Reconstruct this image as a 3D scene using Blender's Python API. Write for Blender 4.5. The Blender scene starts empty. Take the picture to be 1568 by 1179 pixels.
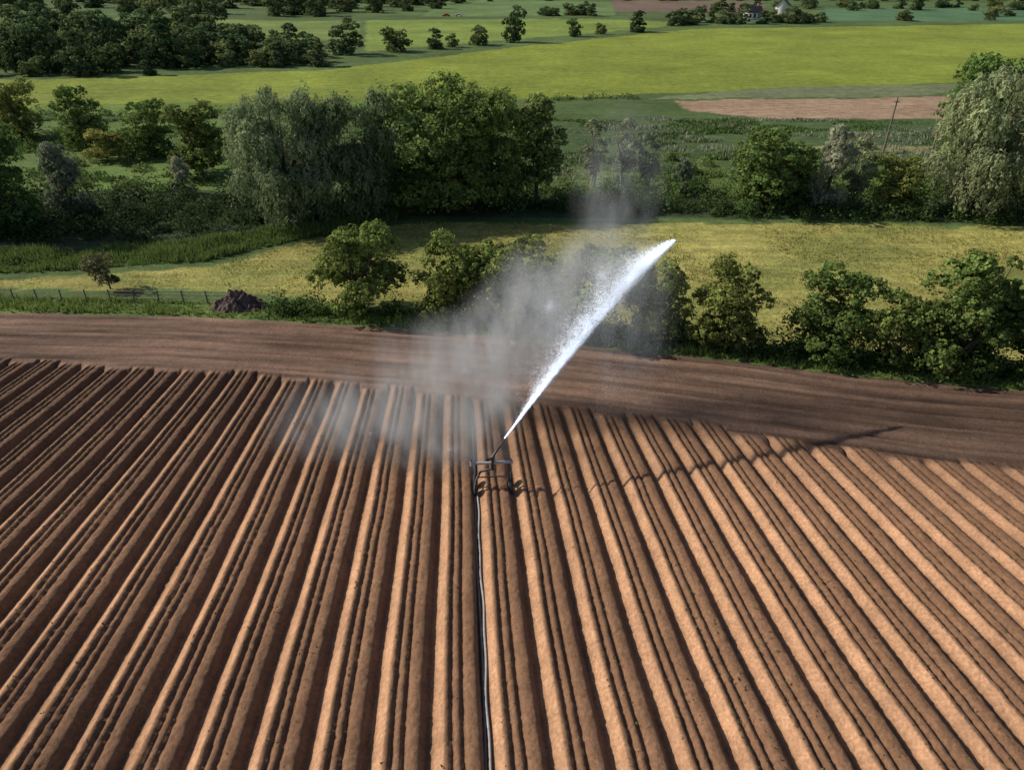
import bpy, bmesh, math, random
import numpy as np
from mathutils import Vector
R=np.random.default_rng(7); random.seed(7)
scene=bpy.context.scene
# ---------------------------------------------------------------- helpers
def T(Y):
    s=8.235-.1335*np.asarray(Y,dtype=float)
    return .5*(s+np.sqrt(s*s+1))
def T1(Y): return float(T(Y))
HX=[-140,-90,-44.4,-27.1,-16.6,-4.4,5.8,15.0,23.2,33.6,60,140]
HY=[ 60,57.5,54.6,53.7,52.1,49.7,46.8,44.1,41.1,38.7,33,18]
def Yb(X): return np.interp(X,HX,HY)
EX=[-140,-70,-36.9,-17.2,-2.7,2.6,8.4,17.3,26.7,60,140]
EY=[ 52,46.5,43.5,40.9,37.4,35.5,34.2,30.6,28.6,22,8]
def Ye(X): return np.interp(X,EX,EY)
_tab=np.random.default_rng(3).random((256,256))
def vn(x,y):
    x=np.asarray(x,float);y=np.asarray(y,float)
    xi=np.floor(x).astype(int);yi=np.floor(y).astype(int)
    fx=x-xi;fy=y-yi;fx=fx*fx*(3-2*fx);fy=fy*fy*(3-2*fy)
    a=_tab[xi&255,yi&255];b=_tab[(xi+1)&255,yi&255];c=_tab[xi&255,(yi+1)&255];d=_tab[(xi+1)&255,(yi+1)&255]
    return (a*(1-fx)+b*fx)*(1-fy)+(c*(1-fx)+d*fx)*fy-.5
def fbm(x,y,o=3):
    r=0;a=1
    for i in range(o):
        r=r+a*vn(x*2**i+17*i,y*2**i+31*i);a*=.5
    return r
def sstep(a,b,x):
    t=np.clip((x-a)/(b-a),0,1);return t*t*(3-2*t)
def pip(px,py,poly):
    ins=np.zeros(px.shape,bool);n=len(poly);j=n-1
    for i in range(n):
        xi,yi=poly[i];xj,yj=poly[j]
        if yi!=yj:
            c=((yi>py)!=(yj>py))&(px<(xj-xi)*(py-yi)/(yj-yi)+xi)
            ins^=c
        j=i
    return ins
def mk_mesh(name,V,F,mats,col=None,midx=None,smooth=False):
    if not isinstance(F,list):F=[F]
    me=bpy.data.meshes.new(name)
    V=np.asarray(V,dtype=np.float32)
    nl=sum(f.size for f in F);nf=sum(len(f) for f in F)
    me.vertices.add(len(V));me.vertices.foreach_set("co",V.ravel())
    me.loops.add(nl);me.polygons.add(nf)
    me.loops.foreach_set("vertex_index",np.concatenate([f.ravel() for f in F]).astype(np.int32))
    tot=np.concatenate([np.full(len(f),f.shape[1]) for f in F])
    st=np.concatenate([[0],np.cumsum(tot)[:-1]])
    me.polygons.foreach_set("loop_start",st.astype(np.int32))
    me.polygons.foreach_set("loop_total",tot.astype(np.int32))
    if midx is not None: me.polygons.foreach_set("material_index",np.asarray(midx,dtype=np.int32))
    if smooth is not False:
        me.polygons.foreach_set("use_smooth",np.full(nf,True) if smooth is True else np.asarray(smooth,bool))
    for m in mats: me.materials.append(m)
    me.update(calc_edges=True)
    if col is not None:
        ca=me.color_attributes.new("Col",'FLOAT_COLOR','POINT')
        c=np.ones((len(V),4),np.float32);c[:,:3]=col
        ca.data.foreach_set("color",c.ravel())
    return me
def obj(name,me,loc=(0,0,0),parent=None):
    o=bpy.data.objects.new(name,me);o.location=loc
    scene.collection.objects.link(o)
    if parent:o.parent=parent
    return o
def grid_faces(nx,ny):
    i=np.arange(nx-1)[:,None]*ny+np.arange(ny-1)[None,:]
    i=i.ravel();return np.stack([i,i+ny,i+ny+1,i+1],1)
# ---------------------------------------------------------------- materials
def newmat(name):
    m=bpy.data.materials.new(name);m.use_nodes=True
    nt=m.node_tree;b=nt.nodes["Principled BSDF"]
    return m,nt,b
def noise(nt,scale,detail=4,vec=None,rough=.6):
    n=nt.nodes.new("ShaderNodeTexNoise");n.inputs["Scale"].default_value=scale
    n.inputs["Detail"].default_value=detail;n.inputs["Roughness"].default_value=rough
    if vec: nt.links.new(vec,n.inputs["Vector"])
    return n
def maprange(nt,src,a,b,c,d):
    m=nt.nodes.new("ShaderNodeMapRange");nt.links.new(src,m.inputs[0])
    for k,v in zip((1,2,3,4),(a,b,c,d)):m.inputs[k].default_value=v
    return m.outputs[0]
def mul(nt,a,b,op='MULTIPLY'):
    m=nt.nodes.new("ShaderNodeMath");m.operation=op
    for i,s in enumerate((a,b)):
        if isinstance(s,(int,float)):m.inputs[i].default_value=s
        else:nt.links.new(s,m.inputs[i])
    return m.outputs[0]
def scalecol(nt,col,val):
    m=nt.nodes.new("ShaderNodeVectorMath");m.operation='SCALE'
    nt.links.new(col,m.inputs[0]);nt.links.new(val,m.inputs["Scale"]);return m.outputs[0]
def ground_mat(name,scales,amps,bump,rough=.95,bumpscale=6,stretch=None):
    m,nt,b=newmat(name)
    at=nt.nodes.new("ShaderNodeAttribute");at.attribute_name="Col"
    tc=nt.nodes.new("ShaderNodeTexCoord");v=tc.outputs["Object"]
    col=at.outputs["Color"]
    for s,a in zip(scales,amps):
        n=noise(nt,s,3,v);k=maprange(nt,n.outputs["Fac"],.3,.7,1-a,1+a);col=scalecol(nt,col,k)
    if stretch:
        mp=nt.nodes.new("ShaderNodeMapping");nt.links.new(v,mp.inputs[0]);mp.inputs["Scale"].default_value=stretch
        mp.inputs["Rotation"].default_value=(0,0,math.radians(12))
        n=noise(nt,1,3,mp.outputs[0]);col=scalecol(nt,col,maprange(nt,n.outputs["Fac"],.3,.7,.8,1.2))
    nt.links.new(col,b.inputs["Base Color"]);b.inputs["Roughness"].default_value=rough
    b.inputs["Specular IOR Level"].default_value=.15
    n=noise(nt,bumpscale,4,v,.75);bp=nt.nodes.new("ShaderNodeBump");bp.inputs["Strength"].default_value=1
    bp.inputs["Distance"].default_value=bump;nt.links.new(n.outputs["Fac"],bp.inputs["Height"])
    nt.links.new(bp.outputs[0],b.inputs["Normal"])
    return m
def leaf_mat(name,transl=.35):
    m,nt,b=newmat(name)
    at=nt.nodes.new("ShaderNodeAttribute");at.attribute_name="Col"
    oi=nt.nodes.new("ShaderNodeObjectInfo")
    hs=nt.nodes.new("ShaderNodeHueSaturation");nt.links.new(at.outputs["Color"],hs.inputs["Color"])
    nt.links.new(maprange(nt,oi.outputs["Random"],0,1,.472,.525),hs.inputs["Hue"])
    nt.links.new(maprange(nt,oi.outputs["Random"],0,1,1.4,.85),hs.inputs["Value"])
    d=nt.nodes.new("ShaderNodeBsdfDiffuse");t=nt.nodes.new("ShaderNodeBsdfTranslucent")
    mx=nt.nodes.new("ShaderNodeMixShader");mx.inputs[0].default_value=transl
    nt.links.new(hs.outputs[0],d.inputs[0]);nt.links.new(hs.outputs[0],t.inputs[0])
    nt.links.new(d.outputs[0],mx.inputs[1]);nt.links.new(t.outputs[0],mx.inputs[2])
    nt.links.new(mx.outputs[0],nt.nodes["Material Output"].inputs[0])
    nt.nodes.remove(b)
    return m
def simple(name,c,rough=.6,metal=0,nz=.2,ns=8):
    m,nt,b=newmat(name)
    tc=nt.nodes.new("ShaderNodeTexCoord");n=noise(nt,ns,4,tc.outputs["Object"])
    rgb=nt.nodes.new("ShaderNodeRGB");rgb.outputs[0].default_value=(*c,1)
    nt.links.new(scalecol(nt,rgb.outputs[0],maprange(nt,n.outputs["Fac"],.3,.7,1-nz,1+nz)),b.inputs["Base Color"])
    b.inputs["Roughness"].default_value=rough;b.inputs["Metallic"].default_value=metal
    return m
M_ground=ground_mat("valley_ground",[.06,.5,3.],[.14,.24,.28],.18,bumpscale=3,stretch=(.08,1.1,1))
M_soil=ground_mat("ploughed_soil",[.12,1.1,9.],[.12,.14,.22],.035,bumpscale=17)
M_leaf=leaf_mat("leaves",.38)
M_grass=leaf_mat("grass_blades",.3)
M_bark=simple("bark",(.07,.055,.04),.9,ns=3)
M_barkpale=simple("pale_bark",(.16,.15,.12),.9,ns=3)
M_wood=simple("weathered_wood",(.16,.13,.10),.9)
M_steel=simple("galvanised_steel",(.42,.42,.41),.5,.3)
M_dark=simple("dark_painted_steel",(.05,.05,.055),.5,.3)
M_rub=simple("tyre_rubber",(.025,.025,.025),.8)
M_hose=simple("hose_plastic",(.05,.05,.052),.35)
M_hosew=simple("hose_grey_plastic",(.33,.32,.31),.35)
# ---------------------------------------------------------------- ground sheet
def axis(parts):
    out=[parts[0][0]]
    for a,b,s in parts:
        n=max(1,int(round((b-a)/s)));out+=list(np.linspace(a,b,n+1)[1:])
    return np.array(out)
ys=axis([(-60,30,5),(30,110,.6),(110,220,1.),(220,420,2.),(420,700,6),(700,1500,50),(1500,4000,250)])
xh=axis([(0,65,.9),(65,150,1.6),(150,300,5),(300,700,15),(700,3000,150)])
xs=np.concatenate([-xh[::-1][:-1],xh])
GX,GY=np.meshgrid(xs,ys,indexing='ij')
X=GX.ravel();Y=GY.ravel()
Z=T(Y)+.25*fbm(X*.08,Y*.08)*sstep(58,70,Y)
Z+= 6*sstep(600,1500,Y)*(1+fbm(X*.003,Y*.003))
inside=sstep(0.4,1.8,Yb(X)-Y)
Z=Z+.05-.7*inside
jx=X+1.6*fbm(X*.25,Y*.25);jy=Y+1.6*fbm(X*.25+50,Y*.25+9)
C=np.tile(np.array([.080,.120,.038]),(len(X),1))
n1=fbm(X*.05,Y*.05,4)[:,None]
C=C*(1+.5*n1)
def paint(poly,c,tex=None):
    m=pip(jx,jy,poly);C[m]=np.array(c)*(1+.3*n1[m])
paint([(-140,140),(-30,140),(30,150),(45,165),(40,120),(-10,100),(-140,100)],(.080,.120,.036))
paint([(-100,93),(-33,93),(-33,128),(-60,146),(-110,146)],(.105,.160,.038))
paint([(-160,146),(-96,149),(-25.5,156),(6.9,169),(108,192),(134,196),(300,226),(500,440),(254,387),(82.5,357),(-1,277),(-53.6,217),(-119,200),(-200,190)],(.195,.235,.034))
paint([(-140,150),(-96,149),(-25.5,156),(6.9,169),(-10,172),(-60,164),(-140,160)],(.13,.19,.036))
paint([(-51,265),(-1,307),(65,362),(90,395),(41,421),(-77,412)],(.175,.232,.046))
paint([(-190,330),(-60,300),(-78,400),(-230,430)],(.15,.20,.05))
paint([(165,405),(500,405),(620,540),(200,520)],(.085,.16,.075))
paint([(62,480),(150,460),(190,600),(80,640)],(.16,.11,.08))
paint([(-50,440),(60,450),(75,600),(-60,640)],(.12,.18,.06))
paint([(30,168),(97,172),(120,192),(60,184)],(.16,.18,.09))
paint([(36,166),(97.5,171),(130,173),(120,146),(84,145),(52,146),(38,153)],(.34,.23,.15))
paint([(8,112),(100,112),(110,143),(50,145),(25,150),(6,140)],(.068,.104,.036))
paint([(44,117),(90,117),(92,121.5),(46,121)],(.28,.26,.11))
paint([(10,96),(100,96),(100,110),(8,108)],(.10,.15,.036))
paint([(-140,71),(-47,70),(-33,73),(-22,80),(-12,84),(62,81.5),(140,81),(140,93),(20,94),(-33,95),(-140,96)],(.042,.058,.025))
hay=[(-140,61),(-90,61.5),(-47,63.5),(-31,66.5),(-25,73),(-21,76.5),(-11,81.5),(61,80),(140,79.5),(140,15),(60,34.5),(33.6,41),(23.2,44),(15,47),(5.8,50),(-4.4,53),(-16.6,57),(-27,60),(-60,60.5)]
paint(hay,(.29,.265,.078))
mm=pip(jx,jy,hay);mix=sstep(-.15,.35,fbm(X*.12+9,Y*.2))[:,None]
C[mm]=(C*(1-.55*mix)+np.array([.14,.175,.046])*.55*mix)[mm]
vg=(Y<Yb(X)+3.0)&(Y>Yb(X)-3);C[vg]=np.array([.10,.145,.04])*(1+.4*n1[vg])
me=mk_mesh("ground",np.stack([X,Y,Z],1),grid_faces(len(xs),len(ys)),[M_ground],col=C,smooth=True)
obj("ground",me)
# ---------------------------------------------------------------- ploughed field
SK=.0734;BW=1.835
prof_r=[0,.07,.15,.42,.50,.60,.66,.72,.82,.96,1.02,1.08,1.19,1.36,1.50,1.57,1.70,BW]
prof_z=[-.33,-.32,-.26,-.03,0,-.02,-.15,-.15,-.01,-.02,-.15,-.15,0.0,.03,.01,-.04,-.31,-.33]
ncol=30
nb=76
us=np.concatenate([ (b-nb//2)*BW+.2+np.arange(ncol)/ncol*BW for b in range(nb)])
nr=440
tt=np.linspace(0,1,nr)
U=np.repeat(us,nr);Tt=np.tile(tt,len(us))
Y0=4.0
yb0=Yb(us-SK*48);YY=Y0+Tt*(np.repeat(yb0,nr)-Y0)
XX=U-SK*YY
bedi=np.floor((U-.2)/BW).astype(int)
wob=.08*fbm(XX*.05+3,YY*.12)+.03*vn(bedi*3.7,YY*.4)
rr=np.mod(U-.2+wob,BW)
P=np.interp(rr,prof_r,prof_z)
P=P*(1+.3*vn(bedi*5.3+.5,YY*.25))
end=np.repeat(Ye(us-SK*38),nr)+(_tab[bedi&255,7]-.5)*1.1
inr=1-sstep(-.5,.4,YY-end)
dist=np.repeat(yb0,nr)-YY
ph=dist+.4*fbm(XX*.06,YY*.06)
hl=-.05+.02*np.sin(ph*2*math.pi/.85)+.035*fbm(XX*.9,YY*2.2)+.03*R.random(len(XX))
trk=0
for c0 in (1.6,3.4,5.9,7.7,10.3,12.1):
    g0=np.exp(-((ph-c0)/.18)**2);hl=hl-.13*g0+.04*np.exp(-((ph-c0-.38)/.15)**2);trk=trk+g0
cl=vn(XX*7,YY*7);clod=(.04*fbm(XX*5,YY*5,3)+.08*np.clip(cl-.12,0,1))*np.where(rr>.48,1.,.25)+.03*(R.random(len(XX))-.5)*np.where(rr>.48,1,.2)
ZZ=T(YY)+inr*(P+clod)+(1-inr)*hl
ZZ+=.08*fbm(XX*.12,YY*.12)
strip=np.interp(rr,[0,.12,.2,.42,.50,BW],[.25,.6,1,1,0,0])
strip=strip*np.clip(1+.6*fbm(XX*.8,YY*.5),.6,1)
top=np.array([.200,.108,.062]);dry_lit=np.array([.47,.262,.150]);damp=np.array([.150,.093,.066])  # dry soil of the sun-facing slope, its highlight brightened in the colour
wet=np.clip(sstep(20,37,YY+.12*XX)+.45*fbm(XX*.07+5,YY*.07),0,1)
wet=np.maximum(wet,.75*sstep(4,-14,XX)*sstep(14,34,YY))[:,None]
c=(top[None]*(1-strip[:,None])+dry_lit[None]*strip[:,None])
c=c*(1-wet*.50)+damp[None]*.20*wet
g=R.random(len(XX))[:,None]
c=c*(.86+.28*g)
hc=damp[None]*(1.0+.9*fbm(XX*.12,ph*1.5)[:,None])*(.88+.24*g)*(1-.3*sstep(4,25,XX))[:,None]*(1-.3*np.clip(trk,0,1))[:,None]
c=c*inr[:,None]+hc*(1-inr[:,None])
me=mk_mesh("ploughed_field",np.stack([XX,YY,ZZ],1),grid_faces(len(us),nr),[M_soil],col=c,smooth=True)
obj("ploughed_field",me)
# seedlings
su=[];sy=[]
for b in range(-26,27):
    for off in (.52,.90,1.32):
        ue=b*BW+.2+off
        y=np.arange(8,50,.24);y=y+R.normal(0,.06,len(y));keep=R.random(len(y))<(.6 if off!=.9 else .3)*np.clip(.7+1.2*fbm(y*.15,np.full(len(y),b*1.7)),0,1)
        y=y[keep];y=y[y<Ye(ue-SK*y)-.8];su.append(np.full(len(y),ue)+R.normal(0,.04,len(y)));sy.append(y)
su=np.concatenate(su);sy=np.concatenate(sy);sx=su-SK*sy
def blades(x,y,z,h,w,k,lean,colf):
    n=len(x);x=np.repeat(x,k);y=np.repeat(y,k);z=np.repeat(z,k);h=np.repeat(h,k)*R.uniform(.6,1.2,n*k);w=np.repeat(w,k)
    a=R.uniform(0,2*math.pi,n*k);b=R.uniform(0,2*math.pi,n*k)
    dx=np.cos(a)*w*.5;dy=np.sin(a)*w*.5
    lx=np.cos(b)*h*lean;ly=np.sin(b)*h*lean
    ox=np.cos(b)*w*.3;oy=np.sin(b)*w*.3
    V=np.empty((n*k,3,3));V[:,0]=np.stack([x-dx+ox,y-dy+oy,z],1);V[:,1]=np.stack([x+dx+ox,y+dy+oy,z],1);V[:,2]=np.stack([x+lx,y+ly,z+h],1)
    C=colf(n*k);return V.reshape(-1,3),np.arange(n*k*3).reshape(-1,3),np.repeat(C,3,axis=0)
def varcol(c,v=.35):
    c=np.array(c)
    return lambda n:c[None]*(1-v+2*v*R.random((n,1)))*(1+.15*(R.random((n,3))-.5))
V,F,Cc=blades(sx,sy,T(sy)-.02,R.uniform(.03,.10,len(sx)),np.full(len(sx),.065),3,.8,varcol((.12,.16,.05)))
obj("crop_seedlings",mk_mesh("crop_seedlings",V,F,[M_grass],col=Cc))
# ---------------------------------------------------------------- trees
def tube(P,r,seg=6):
    P=np.array(P,float);n=len(P);V=[];F=[]
    for i in range(n):
        d=P[min(i+1,n-1)]-P[max(i-1,0)];d/=np.linalg.norm(d)+1e-9
        a=np.cross(d,[0,.3,1] if abs(d[2])<.9 else [1,0,0]);a/=np.linalg.norm(a);b=np.cross(d,a)
        for k in range(seg):
            t=2*math.pi*k/seg;V.append(P[i]+r[i]*(math.cos(t)*a+math.sin(t)*b))
    for i in range(n-1):
        for k in range(seg):F.append((i*seg+k,i*seg+(k+1)%seg,(i+1)*seg+(k+1)%seg,(i+1)*seg+k))
    return np.array(V),np.array(F)
class Acc:
    def __init__(s):s.V=[];s.F=[];s.C=[];s.M=[];s.n=0
    def add(s,V,F,c,m):
        s.V.append(V);s.F.append(F+s.n);s.n+=len(V);s.C.append(np.broadcast_to(c,(len(V),3)));s.M.append(np.full(len(F),m))
    def mesh(s,name,mats):
        return mk_mesh(name,np.concatenate(s.V),s.F,mats,col=np.concatenate(s.C),midx=np.concatenate(s.M))
def leafquads(P,N,size,C,rg,droop=0):
    n=len(P)
    N=N+rg.normal(0,.42,(n,3));N/=np.linalg.norm(N,axis=1)[:,None]
    A=np.cross(N,rg.normal(0,1,(n,3))+np.array([0,0,-3*droop]));A/=np.linalg.norm(A,axis=1)[:,None]+1e-9
    B=np.cross(N,A)
    s=size*rg.uniform(.6,1.3,n)[:,None]
    la,lb=(.5,.5) if not droop else (.32,.9)
    V=np.empty((n,4,3));V[:,0]=P-A*s*la;V[:,1]=P-B*s*lb*.9+N*s*.1;V[:,2]=P+A*s*la*.9;V[:,3]=P+B*s*lb
    return V.reshape(-1,3),np.arange(4*n).reshape(-1,4),np.repeat(C,4,axis=0)
def tree(name,seed,h,w,cb,nl,nleaf,lsize,col,droop=0,bark=None,lobe=.30,shape='round',nstem=1,rt=None):
    nl=int(nl*1.5);nleaf=int(nleaf*1.5);lsize*=1.1
    rg=np.random.default_rng(seed);A=Acc()
    L=[]
    ch=h-cb
    for i in range(nl):
        for _ in range(50):
            z=rg.uniform(0.0,.92)
            if shape=='round':env=math.sqrt(max(0,1-((z-.42)/.60)**2))
            elif shape=='tall':env=.75*math.sin(math.pi*min(1,z*.9+.12))+.15
            a=rg.uniform(0,2*math.pi);r=env*rg.uniform(.0,1)**.45*(.5*w*(1-lobe*.8))
            c=np.array([math.cos(a)*r,math.sin(a)*r,cb+z*ch])
            rad=w*lobe*rg.uniform(.5,1.1)*(1-.35*z)
            if c[2]+rad*.85<=h:break
        L.append((c,rad))
    rt=rt or h*.022
    for s in range(nstem):
        off=rg.normal(0,.10*w*(nstem>1),2)
        top=cb+.5*ch;pts=[]
        for k in range(7):
            t=k/6;pts.append([off[0]*(t+.15*(nstem>1))+.15*rg.normal()*t,off[1]*(t+.15*(nstem>1))+.15*rg.normal()*t,t*top-.3*(k==0)])
        V,F=tube(pts,[rt*(1.35 if k==0 else 1-.75*k/6) for k in range(7)],7);A.add(V,F,(.07,.055,.04),1)
        for i in range(s,min(nl,14),nstem):
            c,rad=L[i];k=rg.integers(2,5);p0=np.array(pts[k]);
            m=(p0+c)/2+np.array([0,0,-.05*h*rg.random()])+rg.normal(0,.15,3)
            V,F=tube([p0,m,c],[rt*.45,rt*.28,rt*.08],5);A.add(V,F,(.07,.055,.04),1)
    wt=np.array([r**2 for c,r in L]);wt/=wt.sum()
    vv=.55 if droop else 1.
    for (c,rad),q in zip(L,wt):
        n=int(nleaf*q)
        D=rg.normal(0,1,(n,3));D/=np.linalg.norm(D,axis=1)[:,None]
        D[:,2]=np.where(D[:,2]<-.5,-D[:,2]*.6,D[:,2])
        K=max(6,n//24);cl=rg.normal(0,1,(K,3));cl/=np.linalg.norm(cl,axis=1)[:,None];cr=rg.uniform(.7,1.28,K);cb_=rg.uniform(1-.33*vv,1+.4*vv,K)
        id=np.argmax(D@cl.T,axis=1)
        D2=D*.66+cl[id]*.34
        rr_=rad*cr[id]*rg.uniform(.72,1.05,n)
        P=c+D2*rr_[:,None]*np.array([1,1,.82 if not droop else 1.05])
        if droop:
            P[:,2]-=droop*rg.random(n)*rad*.7
        lb=rg.uniform(1-.2*vv,1+.2*vv)
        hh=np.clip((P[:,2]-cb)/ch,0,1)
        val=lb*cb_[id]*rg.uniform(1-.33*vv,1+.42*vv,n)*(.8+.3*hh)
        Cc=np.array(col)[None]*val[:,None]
        Cc[:,0]*=rg.uniform(.85,1.2,n)
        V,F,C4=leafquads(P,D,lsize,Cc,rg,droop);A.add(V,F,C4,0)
    return A.mesh(name,[M_leaf,bark or M_bark])
G_oak=(.120,.180,.052);G_wil=(.20,.25,.13);G_hed=(.122,.172,.048);G_yel=(.185,.210,.060);G_farhaze=(.098,.140,.060)  # far foliage is tinted bluer, distance haze put into the leaf colour
meshes={}
def TM(k,*a,**kw):meshes[k]=(tree(k,*a,**kw),a[1],a[2])
TM('oak1',11,18,15,2.2,30,24000,.34,G_oak)
TM('oak2',12,18,13,2.2,26,20000,.34,G_oak)
TM('ash1',13,16,8,2.5,20,13000,.30,(.135,.185,.06),shape='tall')
TM('wil1',21,19,14,2.6,34,30000,.27,G_wil,droop=.9,bark=M_bark,lobe=.22)
TM('wil2',22,18,11,2.4,28,24000,.27,(.175,.225,.11),droop=.9,lobe=.24)
TM('silv1',23,11,6,1.0,18,11000,.22,(.24,.27,.18),droop=.6,lobe=.26,shape='tall')
TM('slim1',24,11,4.6,2.2,14,4200,.22,(.19,.22,.12),lobe=.26,shape='tall',bark=M_barkpale,nstem=2)
TM('mid1',31,12,9,1.2,20,10000,.30,G_oak)
TM('mid2',32,11,9,1.0,20,9000,.30,G_yel)
TM('hed1',41,8.4,7.6,1.4,26,13000,.20,G_hed,lobe=.22,nstem=2)
TM('hed2',42,8.3,6.2,1.2,22,11000,.19,(.145,.190,.052),lobe=.25,nstem=2)
TM('hed3',43,7.6,6.4,.9,22,12000,.19,G_hed,lobe=.23,nstem=3)
TM('hed4',44,9.4,7.4,1.0,30,16000,.20,G_hed,lobe=.22,nstem=3)
TM('hed5',46,8.2,6.4,1.5,20,10500,.20,(.135,.175,.05),lobe=.26,nstem=2)
TM('small1',45,3.8,3.4,1.0,12,2600,.14,(.14,.14,.07),lobe=.24)
TM('far1',51,12,10,1.0,14,2600,.55,G_farhaze)
TM('far2',52,12,9,1.2,12,2300,.55,(.118,.155,.06))
TM('far3',53,12,8,.8,12,2300,.55,(.086,.122,.055),shape='tall')  # far crowns all carry the painted haze tint
def put(k,name,x,y,h,w,rot=None,parent=None,sink=.1):
    me,h0,w0=meshes[k]
    o=obj(name,me,(x,y,T1(y)-sink),parent);o.scale=(w/w0,w/w0,h/h0)
    o.rotation_euler=(0,0,random.uniform(0,6.28) if rot is None else rot);return o
mid=[('oak2','oak_tree',-57.5,77,15.5,9),('silv1','silver_willow_tree',-54.5,84.4,10.9,6.2),('mid1','ash_tree',-71.4,120,12.5,8),
('mid1','ash_tree',-57.5,115,10.8,8.5),('mid2','field_maple_tree',-87,128,11.9,10),('mid2','field_maple_tree',-45.5,103,12.8,10),
('wil1','willow_tree',-26.0,80,18.8,13.2),('wil2','willow_tree',-18.2,84,18.6,12),('wil2','willow_tree',-33,92,14,8),
('oak1','oak_tree',-9.2,87,19.4,15),('oak2','oak_tree',-2.6,88.5,17.8,9),('ash1','ash_tree',3.2,90.5,16.2,7.5),
('slim1','birch_tree',11,96,11.6,4.4),('slim1','birch_tree',15.5,97,11.6,4.6),('slim1','birch_tree',18.6,96,9.4,3.8),('silv1','silver_willow_tree',22.6,92.7,6.4,3),
('mid1','ash_tree',31.6,86.5,12.6,10),('silv1','silver_willow_tree',40,87.5,12.6,5.8),('slim1','birch_tree',43.6,88,10.8,4.6),
('mid1','ash_tree',36,90,9.5,7),
('wil1','willow_tree',56.5,84.4,20.5,14),('wil2','willow_tree',65,86,22,13),('oak2','oak_tree',63,98,21,11),
('wil1','willow_tree',78,84,20,14),('oak1','oak_tree',-70,79,15,12),('silv1','silver_willow_tree',-44,93,6.4,3.5),('silv1','silver_willow_tree',-36.5,96,6,3),
('mid2','field_maple_tree',48.5,87,8,7),('mid2','field_maple_tree',-64,112,6,7)]
for k,n,x,y,h,w in mid: put(k,n,x,y,h*.83,w*.96)
hedge=[('hed1',-12.7,54,8.8,8.2),('hed2',-5.1,51.5,8.3,5.8),('hed3',-1.9,51.3,7.6,5),('hed5',1.0,50,8.4,6.4),('hed3',6.7,48.6,8.6,7),('hed2',11.3,47.4,7.6,5),
('hed5',15.6,45.9,7.8,6.0),('hed2',22.6,43.6,7.8,6.2),('hed3',26,42.4,6.2,5),('hed4',30.2,41.3,9.5,7.4),('hed1',34.8,40.2,9.6,7.8),('hed3',41,38.2,8.5,7),('hed1',48,36.7,9,7)]
for k,x,y,h,w in hedge: put(k,'hawthorn_tree',x,y,h*.93,w)
put('small1','elder_tree',-37.8,60.3,3.9,3.6)
far=[(-55.6,255,13.7,13),(-40,265,12,10.5),(-27,273,8.7,8),(-22,279,6,5.5),(-12.4,286,10.2,8),(1,296,15.4,10),(25.5,320,8.6,7),(38,331,7,5.5),(54.4,341,10.8,11),(77,377,8,8)]
for i,(x,y,h,w) in enumerate(far): put(('far1','far2','far3')[i%3] if i!=5 else 'far1','oak_tree',x,y,h*.88,w*.95,sink=.5)
def mass(name,pts,hr,wr):
    e=bpy.data.objects.new(name,None);scene.collection.objects.link(e)
    for i,(x,y) in enumerate(pts):
        h=random.uniform(*hr);put(random.choice(['far1','far2','far3']),'crown_%d'%i,x,y,h,h*random.uniform(*wr),parent=e,sink=1.0)
def scat(poly,n,md):
    xs_=[p[0] for p in poly];ys_=[p[1] for p in poly];out=[];t=0
    while len(out)<n and t<n*60:
        t+=1;x=random.uniform(min(xs_),max(xs_));y=random.uniform(min(ys_),max(ys_))
        if pip(np.array([x]),np.array([y]),poly)[0] and all((x-a)**2+(y-b)**2>md*md for a,b in out):out.append((x,y))
    return out
mass('distant_woodland',scat([(-190,196),(-125,200),(-97,207),(-96,235),(-115,310),(-270,310)],95,6.2),(7,17),(.7,1.1))
mass('distant_copse',scat([(-97,222),(-60,222),(-56,232),(-75,262),(-110,262)],26,5),(5.5,11),(.9,1.25))
mass('distant_tree_belt',scat([(-420,440),(-110,440),(-60,480),(-30,560),(-20,650),(-420,650)],130,12),(8,15),(.9,1.3))
mass('distant_hedgerow_trees',scat([(80,378),(150,388),(160,400),(90,396)],14,5)+scat([(18,440),(45,445),(45,455),(18,452)],6,5)+scat([(175,490),(220,480),(600,530),(600,560),(150,530)],34,7)+scat([(110,470),(150,476),(150,500),(110,500)],7,7),(5,10),(.9,1.3))
mass('distant_field_trees',scat([(-170,300),(-75,290),(-80,300),(-170,318)],14,7)+[(270,440),(282,445),(300,440),(205,408),(250,410)]+scat([(-60,600),(600,620),(600,660),(-60,660)],70,9),(5,10),(.9,1.3))
# ---------------------------------------------------------------- scrub & hedges
def scrub(name,pts,hs,ws,npc,ls,col,seed,dens=1.0):
    rg=np.random.default_rng(seed);A=Acc()
    for (x,y) in pts:
        h=rg.uniform(*hs);w=rg.uniform(*ws);n=npc
        D=rg.normal(0,1,(n,3));D/=np.linalg.norm(D,axis=1)[:,None];D[:,2]=np.abs(D[:,2])
        K=8;cl=rg.normal(0,1,(K,3));cl/=np.linalg.norm(cl,axis=1)[:,None];cr=rg.uniform(.7,1.25,K);cv=rg.uniform(.65,1.3,K)
        id=np.argmax(D@cl.T,axis=1)
        P=np.array([x,y,T1(y)-.1])+D*np.array([w/2,w/2,h])*(cr[id]*rg.uniform(.55,1.05,n))[:,None]
        Cc=np.array(col)[None]*(cv[id]*rg.uniform(.7,1.3,n)*rg.uniform(.65,1.35))[:,None]
        V,F,C4=leafquads(P,D,ls,Cc,rg);A.add(V,F,C4,0)
    return obj(name,A.mesh(name,[M_leaf]))
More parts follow.
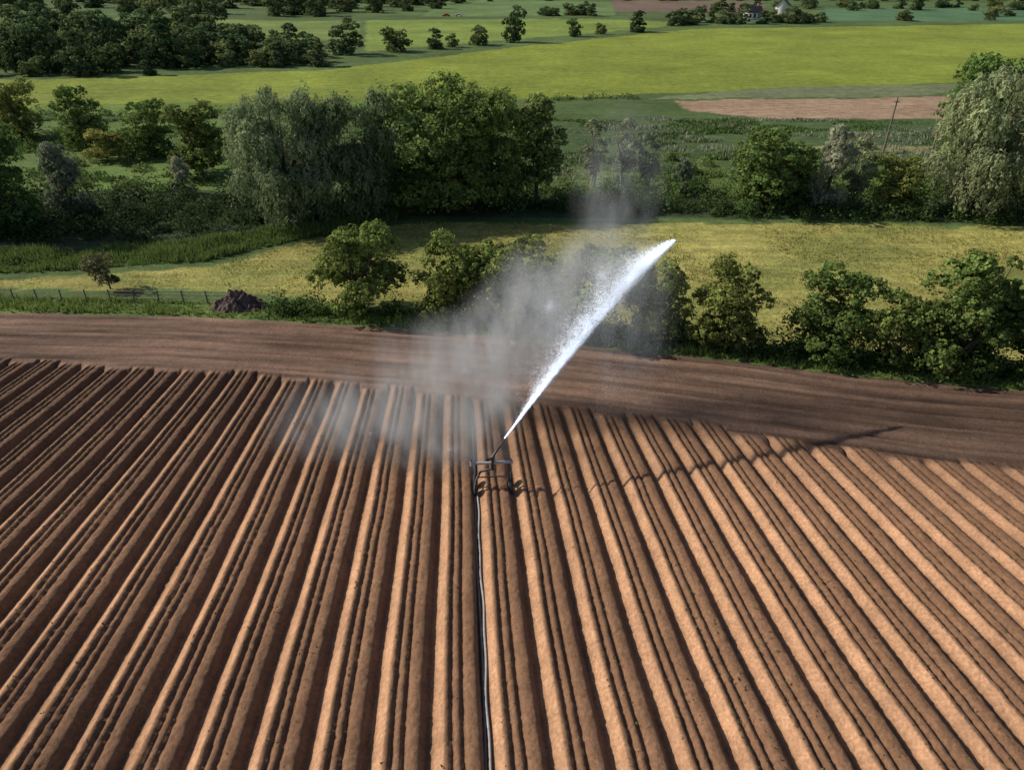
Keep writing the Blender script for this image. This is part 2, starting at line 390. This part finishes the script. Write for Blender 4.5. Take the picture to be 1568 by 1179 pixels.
def along(poly,step,jit):
    out=[]
    for (a,b),(c,d) in zip(poly[:-1],poly[1:]):
        L=math.hypot(c-a,d-b);n=max(1,int(L/step))
        for i in range(n):
            t=i/n;out.append((a+(c-a)*t+random.gauss(0,jit),b+(d-b)*t+random.gauss(0,jit)))
    return out
hl_=[(-20,53.4),(-12,53.3),(-4.4,51),(5.8,48),(15,45.4),(23.2,42.6),(33.6,40.1),(55,36)]
pts=[p for p in along(hl_,.5,.35) if random.random()<.8]
scrub("hawthorn_hedge",pts,(1.0,3.0),(1.2,2.4),300,.19,(.095,.135,.04),1)
scrub("riverside_scrub",scat([(-90,75),(-56,74),(-40,75),(-30,81),(-30,90),(-90,92)],150,2.2),(1.2,3.8),(2.6,5.0),280,.30,(.060,.085,.034),2)
scrub("streamside_hedge",along([(-28,83),(-12,86.5),(5,87),(28,84.5),(60,82.5),(90,82)],.9,.9),(.9,2.8),(2.2,3.8),220,.27,(.09,.13,.042),3)
scrub("undergrowth",scat([(-16,86),(30,88),(60,86),(60,96),(20,96),(-30,93)],120,2.2),(.9,3.4),(2,4.4),170,.28,(.115,.165,.05),4)
scrub("meadow_bushes",scat([(-95,97),(-34,95),(-34,104),(-60,112),(-95,120)],14,5)+scat([(10,104),(75,100),(80,112),(15,112)],30,3)+scat([(-90,120),(-45,112),(-45,120),(-90,132)],14,4),(.8,2.2),(2,4.5),260,.30,(.105,.15,.048),5)
scrub("field_edge_hedge",along([(-100,149),(-60,151),(-26,154),(6,166),(30,170)],2.2,.9),(.7,1.7),(2,4),70,.42,(.085,.125,.042),6)
# ---------------------------------------------------------------- grass
def grass(name,poly,n,h,w,k,cf,seed,zadd=0,mask=None):
    xs_=[p[0] for p in poly];ys_=[p[1] for p in poly]
    x=R.uniform(min(xs_),max(xs_),n);y=R.uniform(min(ys_),max(ys_),n)
    m=pip(x,y,poly)
    if mask is not None:m&=mask(x,y)
    x=x[m];y=y[m];hh=h*np.clip(1+1.2*fbm(x*.3,y*.3),.3,2)
    V,F,Cc=blades(x,y,T(y)+zadd,hh,np.full(len(x),w),k,.5,cf)
    return obj(name,mk_mesh(name,V,F,[M_grass],col=Cc))
grass("meadow_grass",hay,150000,.2,.11,2,varcol((.26,.25,.08),.5),1,mask=lambda x,y:(x>-75)&(x<75)&(fbm(x*.25,y*.6)>-.25))
grass("rough_grass",[(-60,64.5),(-47,65),(-32,68),(-25,74.5),(-21,77.5),(-14,82),(-14,85),(-24,82),(-34,75),(-47,71),(-60,71)],16000,.7,.16,4,varcol((.13,.185,.052),.4),2)
verge=[(x,float(Yb(x))-.5) for x in np.linspace(-75,60,28)]+[(x,float(Yb(x))+3.2) for x in np.linspace(60,-75,28)]
grass("grass_verge",verge,60000,.38,.13,3,varcol((.13,.19,.05),.4),3)
grass("rough_pasture",[(-100,93),(90,93),(110,145),(-100,145)],70000,.4,.3,2,varcol((.115,.17,.05),.5),4,mask=lambda x,y:fbm(x*.12,y*.2)>0.0)
grass("cow_parsley",[(6,100),(75,100),(80,145),(30,147),(6,140)],9000,.5,.30,2,varcol((.24,.25,.17),.4),5,mask=lambda x,y:fbm(x*.1+4,y*.3)>.12)
# ---------------------------------------------------------------- fence, heap, poles, houses
def box(V0,s,rz=0,tilt=0):
    v=np.array([[a,b,c] for a in(-.5,.5) for b in(-.5,.5) for c in(-.5,.5)])*np.array(s)
    ca,sa=math.cos(rz),math.sin(rz);v=np.stack([v[:,0]*ca-v[:,1]*sa,v[:,0]*sa+v[:,1]*ca,v[:,2]],1)+np.array(V0)
    F=np.array([[0,1,3,2],[4,6,7,5],[0,4,5,1],[2,3,7,6],[0,2,6,4],[1,5,7,3]]);return v,F
A=Acc();prev=None
for i in range(17):
    x=-60+i*2.2;y=57.2-.03*(x+60)+.15*random.random();z=T1(y)
    lean=random.gauss(0,.05)
    V,F=tube([[x,y,z-.3],[x+lean,y,z+1.25]],[.07,.06],6);A.add(V,F,(.1,.1,.1),0)
    V,F=box((x+lean,y,z+1.25),(.1,.1,.02));A.add(V,F,(.1,.1,.1),0)
    if prev:
        for hh in (.45,.8,1.12):
            V,F=tube([[prev[0],prev[1],prev[2]+hh],[x,y,z+hh]],[.014,.014] if i<12 else [.035,.035],4);A.add(V,F,(.1,.1,.1),0)
    prev=(x,y,z)
obj("post_and_rail_fence",A.mesh("post_and_rail_fence",[M_wood]))
n=70;a=np.linspace(-1,1,n);hx,hy=np.meshgrid(a,a,indexing='ij');r=np.sqrt(hx**2+hy**2)
hz=1.5*np.clip(1-r**1.6,0,1)*(1+1.0*fbm(hx*3+5,hy*3))+.25*fbm(hx*12,hy*12)*(r<.95)-.15
x=-23.8+hx*2.7;y=55.2+hy*1.8
cc=np.array([.095,.066,.058])[None]*(1+1.2*fbm(hx.ravel()*8,hy.ravel()*8)[:,None])
obj("soil_heap",mk_mesh("soil_heap",np.stack([x.ravel(),y.ravel(),(T(y)+hz).ravel()],1),grid_faces(n,n),[M_soil],col=cc))
for (x,y,h) in ((61,117,8.5),(69,117,6.5)):
    V,F=tube([[0,0,-.5],[0,0,h]],[.17,.11],8);A=Acc();A.add(V,F,(.1,.1,.1),0)
    V,F=box((0,0,h-.6),(.9,.1,.12));A.add(V,F,(.1,.1,.1),0)
    obj("utility_pole",A.mesh("utility_pole",[M_wood]),(x,y,T1(y)))
M_wall=simple("white_render",(.6,.58,.52),.9);M_roof=simple("roof_tiles",(.12,.09,.08),.9);M_brick=simple("brick",(.3,.13,.09),.9);M_glass=simple("window_glass",(.03,.04,.05),.2)
def house(name,x,y,w,d,h,rz,wall):
    e=bpy.data.objects.new(name,None);scene.collection.objects.link(e);e.location=(x,y,T1(y));e.rotation_euler=(0,0,rz)
    V=np.array([[-w/2,-d/2,0],[w/2,-d/2,0],[w/2,d/2,0],[-w/2,d/2,0],[-w/2,-d/2,h],[w/2,-d/2,h],[w/2,d/2,h],[-w/2,d/2,h],[-w/2,0,h+d*.45],[w/2,0,h+d*.45]])
    me=mk_mesh("walls",V,[np.array([[0,1,5,4],[2,3,7,6]]),np.array([[1,2,6,9,5],[3,0,4,8,7]])],[wall]);obj("walls",me,parent=e)
    o=.35;t=.25;A=Acc()
    for s in(-1,1):
        v=np.array([[-w/2-o,s*(d/2+o),h-o*.9],[w/2+o,s*(d/2+o),h-o*.9],[w/2+o,0,h+d*.45+.02],[-w/2-o,0,h+d*.45+.02]]);v2=v+np.array([0,0,t])
        A.add(np.concatenate([v,v2]),np.array([[0,1,2,3],[4,5,6,7],[0,1,5,4],[1,2,6,5],[0,3,7,4]]),(.1,.1,.1),0)
    obj("roof",A.mesh("roof",[M_roof]),parent=e)
    A=Acc();V,F=box((w*.3,0,h+d*.5),(.9,.9,1.8));A.add(V,F,(.1,.1,.1),0);obj("chimney",A.mesh("chimney",[M_brick]),parent=e)
    A=Acc()
    for s in(-1,1):
        for xx in(-w*.3,0,w*.3):
            for zz in(1.4,h-1.2):
                V,F=box((xx,s*(d/2+.02),zz),(1.1,.06,1.2));A.add(V,F,(.1,.1,.1),0)
    obj("windows",A.mesh("windows",[M_glass]),parent=e)
house("farmhouse",159,462,9,7,4.6,1.1,M_wall);house("farmhouse",129,420,8,6,3.4,.1,M_wall)
# parked cars far away by the top lane
M_red=simple("red_car_paint",(.45,.03,.02),.3);M_wht=simple("white_car_paint",(.7,.7,.7),.3)
for x,y,mt in ((-37,440,M_red),(-30,441,M_wht)):
    e=bpy.data.objects.new("parked_car",None);scene.collection.objects.link(e);e.location=(x,y,T1(y))
    prof=[(-2.1,.35),(-2.1,.85),(-1.25,.98),(-.7,1.45),(.9,1.45),(1.5,1.0),(2.1,.9),(2.1,.35)]
    k=len(prof);V=np.array([[a_,-.85,b_] for a_,b_ in prof]+[[a_,.85,b_] for a_,b_ in prof])
    me=mk_mesh("body",V,[np.array([[i,(i+1)%k,(i+1)%k+k,i+k] for i in range(k)]),np.array([list(range(k)),list(range(2*k-1,k-1,-1))])],[mt]);obj("body",me,parent=e)
    A=Acc()
    for wx in(-1.3,1.3):
        for wy in(-.8,.8):
            V,F=tube([[wx,wy-.12,.33],[wx,wy-.1,.33],[wx,wy+.1,.33],[wx,wy+.12,.33]],[.05,.33,.33,.05],12);A.add(V,F,(.1,.1,.1),0)
    obj("wheels",A.mesh("wheels",[M_rub]),parent=e)
    A=Acc();V,F=box((.1,0,1.2),(1.5,1.73,.3));A.add(V,F,(.1,.1,.1),0);obj("side_windows",A.mesh("side_windows",[M_glass]),parent=e)
# ---------------------------------------------------------------- irrigation gun cart
gx,gy=-.95,26.85;gz=T1(gy)-.22
cart=bpy.data.objects.new("irrigation_gun_cart",None);scene.collection.objects.link(cart);cart.location=(gx,gy,gz);cart.rotation_euler=(0,0,.073)
def part(name,lst,mat,loc=(0,0,0)):
    A=Acc()
    for P,r,s in lst:
        V,F=tube(P,r,s);A.add(V,F,(.1,.1,.1),0)
    o=obj(name,A.mesh(name,[mat]),loc,cart);return o
for i,(wx,wy) in enumerate(((-.90,-.38),(.90,-.38),(-.90,.38),(.90,.38))):
    ring=[[wx,wy+.24*math.cos(t),.29+.24*math.sin(t)] for t in np.linspace(0,2*math.pi,25)]
    part("tyre_%d"%(i+1),[(ring,[.07]*25,8)],M_rub)
    part("hub_%d"%(i+1),[([[wx-.08,wy,.29],[wx-.07,wy,.29],[wx+.07,wy,.29],[wx+.08,wy,.29]],[.01,.2,.2,.01],12)],M_dark)
fr=[]
for s in(-1,1):
    fr.append(([[s*.80,-.45,.36],[s*.80,.45,.36]],[.05,.05],6))
    fr.append(([[s*.80,0,.36],[s*.80,0,1.62]],[.055,.055],6))
    for yy in(-.38,.38):fr.append(([[s*.80,yy,.34],[s*.92,yy,.30]],[.035,.03],6))
fr.append(([[-.8,0,.75],[.8,0,.75]],[.035,.035],6))
part("frame",fr,M_dark)
part("crossbar",[([[-1.0,0,1.62],[1.0,0,1.62]],[.075,.075],8),([[-1.02,0,1.50],[-1.02,0,1.80]],[.09,.09],8),([[.9,0,1.5],[.9,0,1.75]],[.07,.07],8)],M_steel)
part("riser_pipe",[([[0,0,1.2],[0,0,1.95]],[.09,.08],8),([[-.9,-.6,.2],[-.85,-.2,.7],[-.6,0,1.1],[0,0,1.25]],[.06]*4,8)],M_dark)
part("gun_barrel",[([[0,0,1.92],[.08,.08,2.05],[.35,.32,2.30],[.62,.56,2.50]],[.08,.07,.05,.028],8),([[0,0,1.9],[-.25,-.28,2.0]],[.05,.07],8),([[.1,0,2.1],[.3,.1,2.5],[.55,.5,2.62]],[.02,.02,.03],6)],M_dark)
P=[];
for y in np.linspace(6,26.3,90):P.append([.22-SK*y+.03*math.sin(y*.8)+.02*math.sin(y*2.1),y,T1(y)-.22])
V,F=tube(P,[.045]*len(P),8);A=Acc();A.add(V,F,(.1,.1,.1),0)
obj("irrigation_hose",A.mesh("irrigation_hose",[M_hosew]))
P=[[.08-SK*y+.03*math.sin(y*.5),y,T1(y)-.22] for y in np.linspace(4,26.3,60)]
V,F=tube(P,[.05]*len(P),8);A=Acc();A.add(V,F,(.1,.1,.1),0)
P=[[.12-SK*y,y,T1(y)-.20] for y in np.linspace(28,37.6,30)]
V,F=tube(P,[.05]*len(P),8);A.add(V,F,(.1,.1,.1),0)
obj("supply_hose",A.mesh("supply_hose",[M_hose]))
# ---------------------------------------------------------------- water spray
m,nt,b=newmat("water_droplets")
d=nt.nodes.new("ShaderNodeBsdfDiffuse");d.inputs[0].default_value=(.66,.69,.73,1)
t=nt.nodes.new("ShaderNodeBsdfTranslucent");t.inputs[0].default_value=(.66,.69,.73,1)
mx=nt.nodes.new("ShaderNodeAddShader")
nt.links.new(d.outputs[0],mx.inputs[0]);nt.links.new(t.outputs[0],mx.inputs[1]);nt.links.new(mx.outputs[0],nt.nodes["Material Output"].inputs[0]);nt.nodes.remove(b)
M_drop=m
NZ=np.array([-.38,27.4,7.15]);SM=13.2
def jet(s):
    return np.stack([NZ[0]+.709*s,NZ[1]+.705*s,NZ[2]+.605*s-.0076*s*s],1)
def drops(P,size,direc=None,stretch=1):
    n=len(P);A=R.normal(0,1,(n,3));A/=np.linalg.norm(A,axis=1)[:,None]
    if direc is None:
        B=np.cross(A,R.normal(0,1,(n,3)))
    else:
        B=np.broadcast_to(direc,(n,3))+R.normal(0,.10,(n,3));A=np.cross(A,B);A/=np.linalg.norm(A,axis=1)[:,None]
    B=B/np.linalg.norm(B,axis=1)[:,None]
    s=np.asarray(size).reshape(-1,1)
    V=np.empty((n,3,3));V[:,0]=P-A*s*.5;V[:,1]=P+A*s*.5;V[:,2]=P+B*s*stretch
    return V.reshape(-1,3),np.arange(3*n).reshape(-1,3)
e=bpy.data.objects.new("irrigation_water_jet",None);scene.collection.objects.link(e)
jd=np.array([.66,.66,.36]);jd/=np.linalg.norm(jd)
def core(name,n,size,Ls,tail,seed,pw):
    s=SM*R.random(n)**pw
    P=jet(s)
    sg=.014+.009*s*np.clip((SM+.5-s)/4,0.10,1)
    P+=R.normal(0,1,(n,3))*sg[:,None]
    ln=R.integers(0,46,n);lo_=np.random.default_rng(seed).exponential(1,46)
    L=Ls*s*np.clip((SM+.2-s)/4.2,.03,1)*sstep(0,4,s)
    # streaks of different reach, broken up along their length
    off=(lo_[ln]*R.uniform(.92,1.08,n)*.8+R.exponential(.3,n))*L*np.clip(.9+1.0*fbm(s*.8,ln*.7),.1,2)
    keep=fbm(s*.9+ln*3.3,ln*1.9)+.30>R.random(n)*.55
    w=np.array([-.78,.05,.18])
    P+=off[:,None]*w+R.normal(0,.10,(n,3))*off[:,None]
    P[:,2]-=tail*off
    P=P[keep|(off<.12)]
    V,F=drops(P,R.uniform(*size,len(P)),jd,5.0);obj(name,mk_mesh(name,V,F,[M_drop]),parent=e)
core("jet_core",42000,(.010,.022),.11,0,5,.85)
core("jet_feather",80000,(.006,.011),.24,.10,9,.65)
# mist banks: fine droplets + thin scattering vapour
banks=[((-2.8,36.0,6.0),(5.6,3.2,3.4),.34,60000),((2.2,36.8,9.8),(3.8,2.8,3.8),.42,90000),((6.3,41.0,14.6),(2.8,2.2,5.4),.15,16000),
((-8.0,32.0,4.2),(5.4,3.4,3.6),.32,30000),((6.6,37.4,8.6),(3.2,2.2,5.4),.16,14000),((0.0,36.0,7.9),(4.0,2.6,3.4),.40,80000),
((-1.2,31.2,6.2),(1.8,1.6,2.4),.4,16000),((5.2,37.2,11.6),(3.2,2.2,3.0),.36,60000),((-3.4,30.2,4.4),(3.6,2.8,3.2),.26,16000)]
allP=[]
for c_,r_,k_,n in banks:
    D=R.normal(0,1,(n*2,3));D/=np.linalg.norm(D,axis=1)[:,None];D*=(R.random(n*2)**.75)[:,None]
    P=np.array(c_)+D*np.array(r_)
    q=fbm(P[:,0]*.75+P[:,2]*.25,P[:,2]*.28+P[:,1]*.3,4)
    keep=(np.clip(q*1.6+.38,0,1)>R.random(len(P)))&(P[:,2]>T(P[:,1]))
    allP.append(P[keep][:n])
P=np.concatenate(allP)
V,F=drops(P,R.uniform(.006,.012,len(P)));obj("mist_droplets",mk_mesh("mist_droplets",V,F,[M_drop]),parent=e)
n=26000;s=R.uniform(7,SM+1.0,n);P=jet(s);fall=R.random(n)**1.3*11
P[:,2]-=fall;P+=np.array([.4,.8,0])*(fall*.1)[:,None]+R.normal(0,.5,(n,3))
keep=(vn(P[:,0]*1.4,P[:,1]*.9)+.32>R.random(n)*.7)&(P[:,2]>T(P[:,1]));P=P[keep]
V,F=drops(P,R.uniform(.006,.011,len(P)),np.array([.05,.05,-1.]),3);obj("falling_drops",mk_mesh("falling_drops",V,F,[M_drop]),parent=e)
def puff(name,loc,rad,k,seed=0):
    m=bpy.data.materials.new(name+"_vapour");m.use_nodes=True;nt=m.node_tree;nt.nodes.remove(nt.nodes["Principled BSDF"])
    tc=nt.nodes.new("ShaderNodeTexCoord");ln=nt.nodes.new("ShaderNodeVectorMath");ln.operation='LENGTH';nt.links.new(tc.outputs["Object"],ln.inputs[0])
    fall=maprange(nt,ln.outputs["Value"],0,1,1,0);fall=mul(nt,fall,1.3,'POWER')
    ge=nt.nodes.new("ShaderNodeNewGeometry");mp=nt.nodes.new("ShaderNodeMapping");nt.links.new(ge.outputs["Position"],mp.inputs[0])
    mp.inputs["Scale"].default_value=(.75,.5,.30);mp.inputs["Rotation"].default_value=(0,.35,0);mp.inputs["Location"].default_value=(3.1,1,1.7)
    nz=noise(nt,1.0,2,mp.outputs[0],.6);f2=maprange(nt,nz.outputs["Fac"],.36,.68,0,1.5)
    dn=mul(nt,mul(nt,fall,f2),k)
    vs=nt.nodes.new("ShaderNodeVolumeScatter");vs.inputs["Color"].default_value=(.97,.99,1,1);vs.inputs["Anisotropy"].default_value=0.
    nt.links.new(dn,vs.inputs["Density"]);nt.links.new(vs.outputs[0],nt.nodes["Material Output"].inputs["Volume"])
    bm=bmesh.new();bmesh.ops.create_icosphere(bm,subdivisions=3,radius=1);me=bpy.data.meshes.new(name);bm.to_mesh(me);bm.free();me.materials.append(m)
    o=obj(name,me,loc,e);o.scale=rad
for i,(c_,r_,k_,n) in enumerate(banks):
    puff("mist_%d"%(i+1),c_,tuple(v*1.2 for v in r_),k_,seed=i)
# ---------------------------------------------------------------- light & camera
el=math.radians(35);hz_=Vector((-.966,.257,0)).normalized()
sd=Vector((hz_.x*math.cos(el),hz_.y*math.cos(el),math.sin(el)))
l=bpy.data.lights.new("sun",'SUN');l.energy=5.0;l.angle=math.radians(.53);l.color=(1,.93,.80)
lo=bpy.data.objects.new("sun",l);scene.collection.objects.link(lo);lo.rotation_euler=sd.to_track_quat('Z','Y').to_euler();lo.location=(-60,30,60)
w=bpy.data.worlds.new("World");scene.world=w;w.use_nodes=True
sk=w.node_tree.nodes.new("ShaderNodeTexSky");sk.sky_type='NISHITA';sk.sun_disc=False;sk.sun_elevation=el;sk.sun_rotation=math.atan2(sd.x,sd.y)
bg=w.node_tree.nodes["Background"];bg.inputs[1].default_value=.10;w.node_tree.links.new(sk.outputs[0],bg.inputs[0])
c=bpy.data.cameras.new("camera");c.sensor_width=36;c.lens=24.34;c.clip_end=6000;c.clip_start=.5
co=bpy.data.objects.new("camera",c);scene.collection.objects.link(co);co.location=(0,0,27);co.rotation_euler=(math.radians(58.5),0,0)
scene.camera=co
scene.view_settings.view_transform='Standard';scene.view_settings.look='None';scene.view_settings.exposure=0
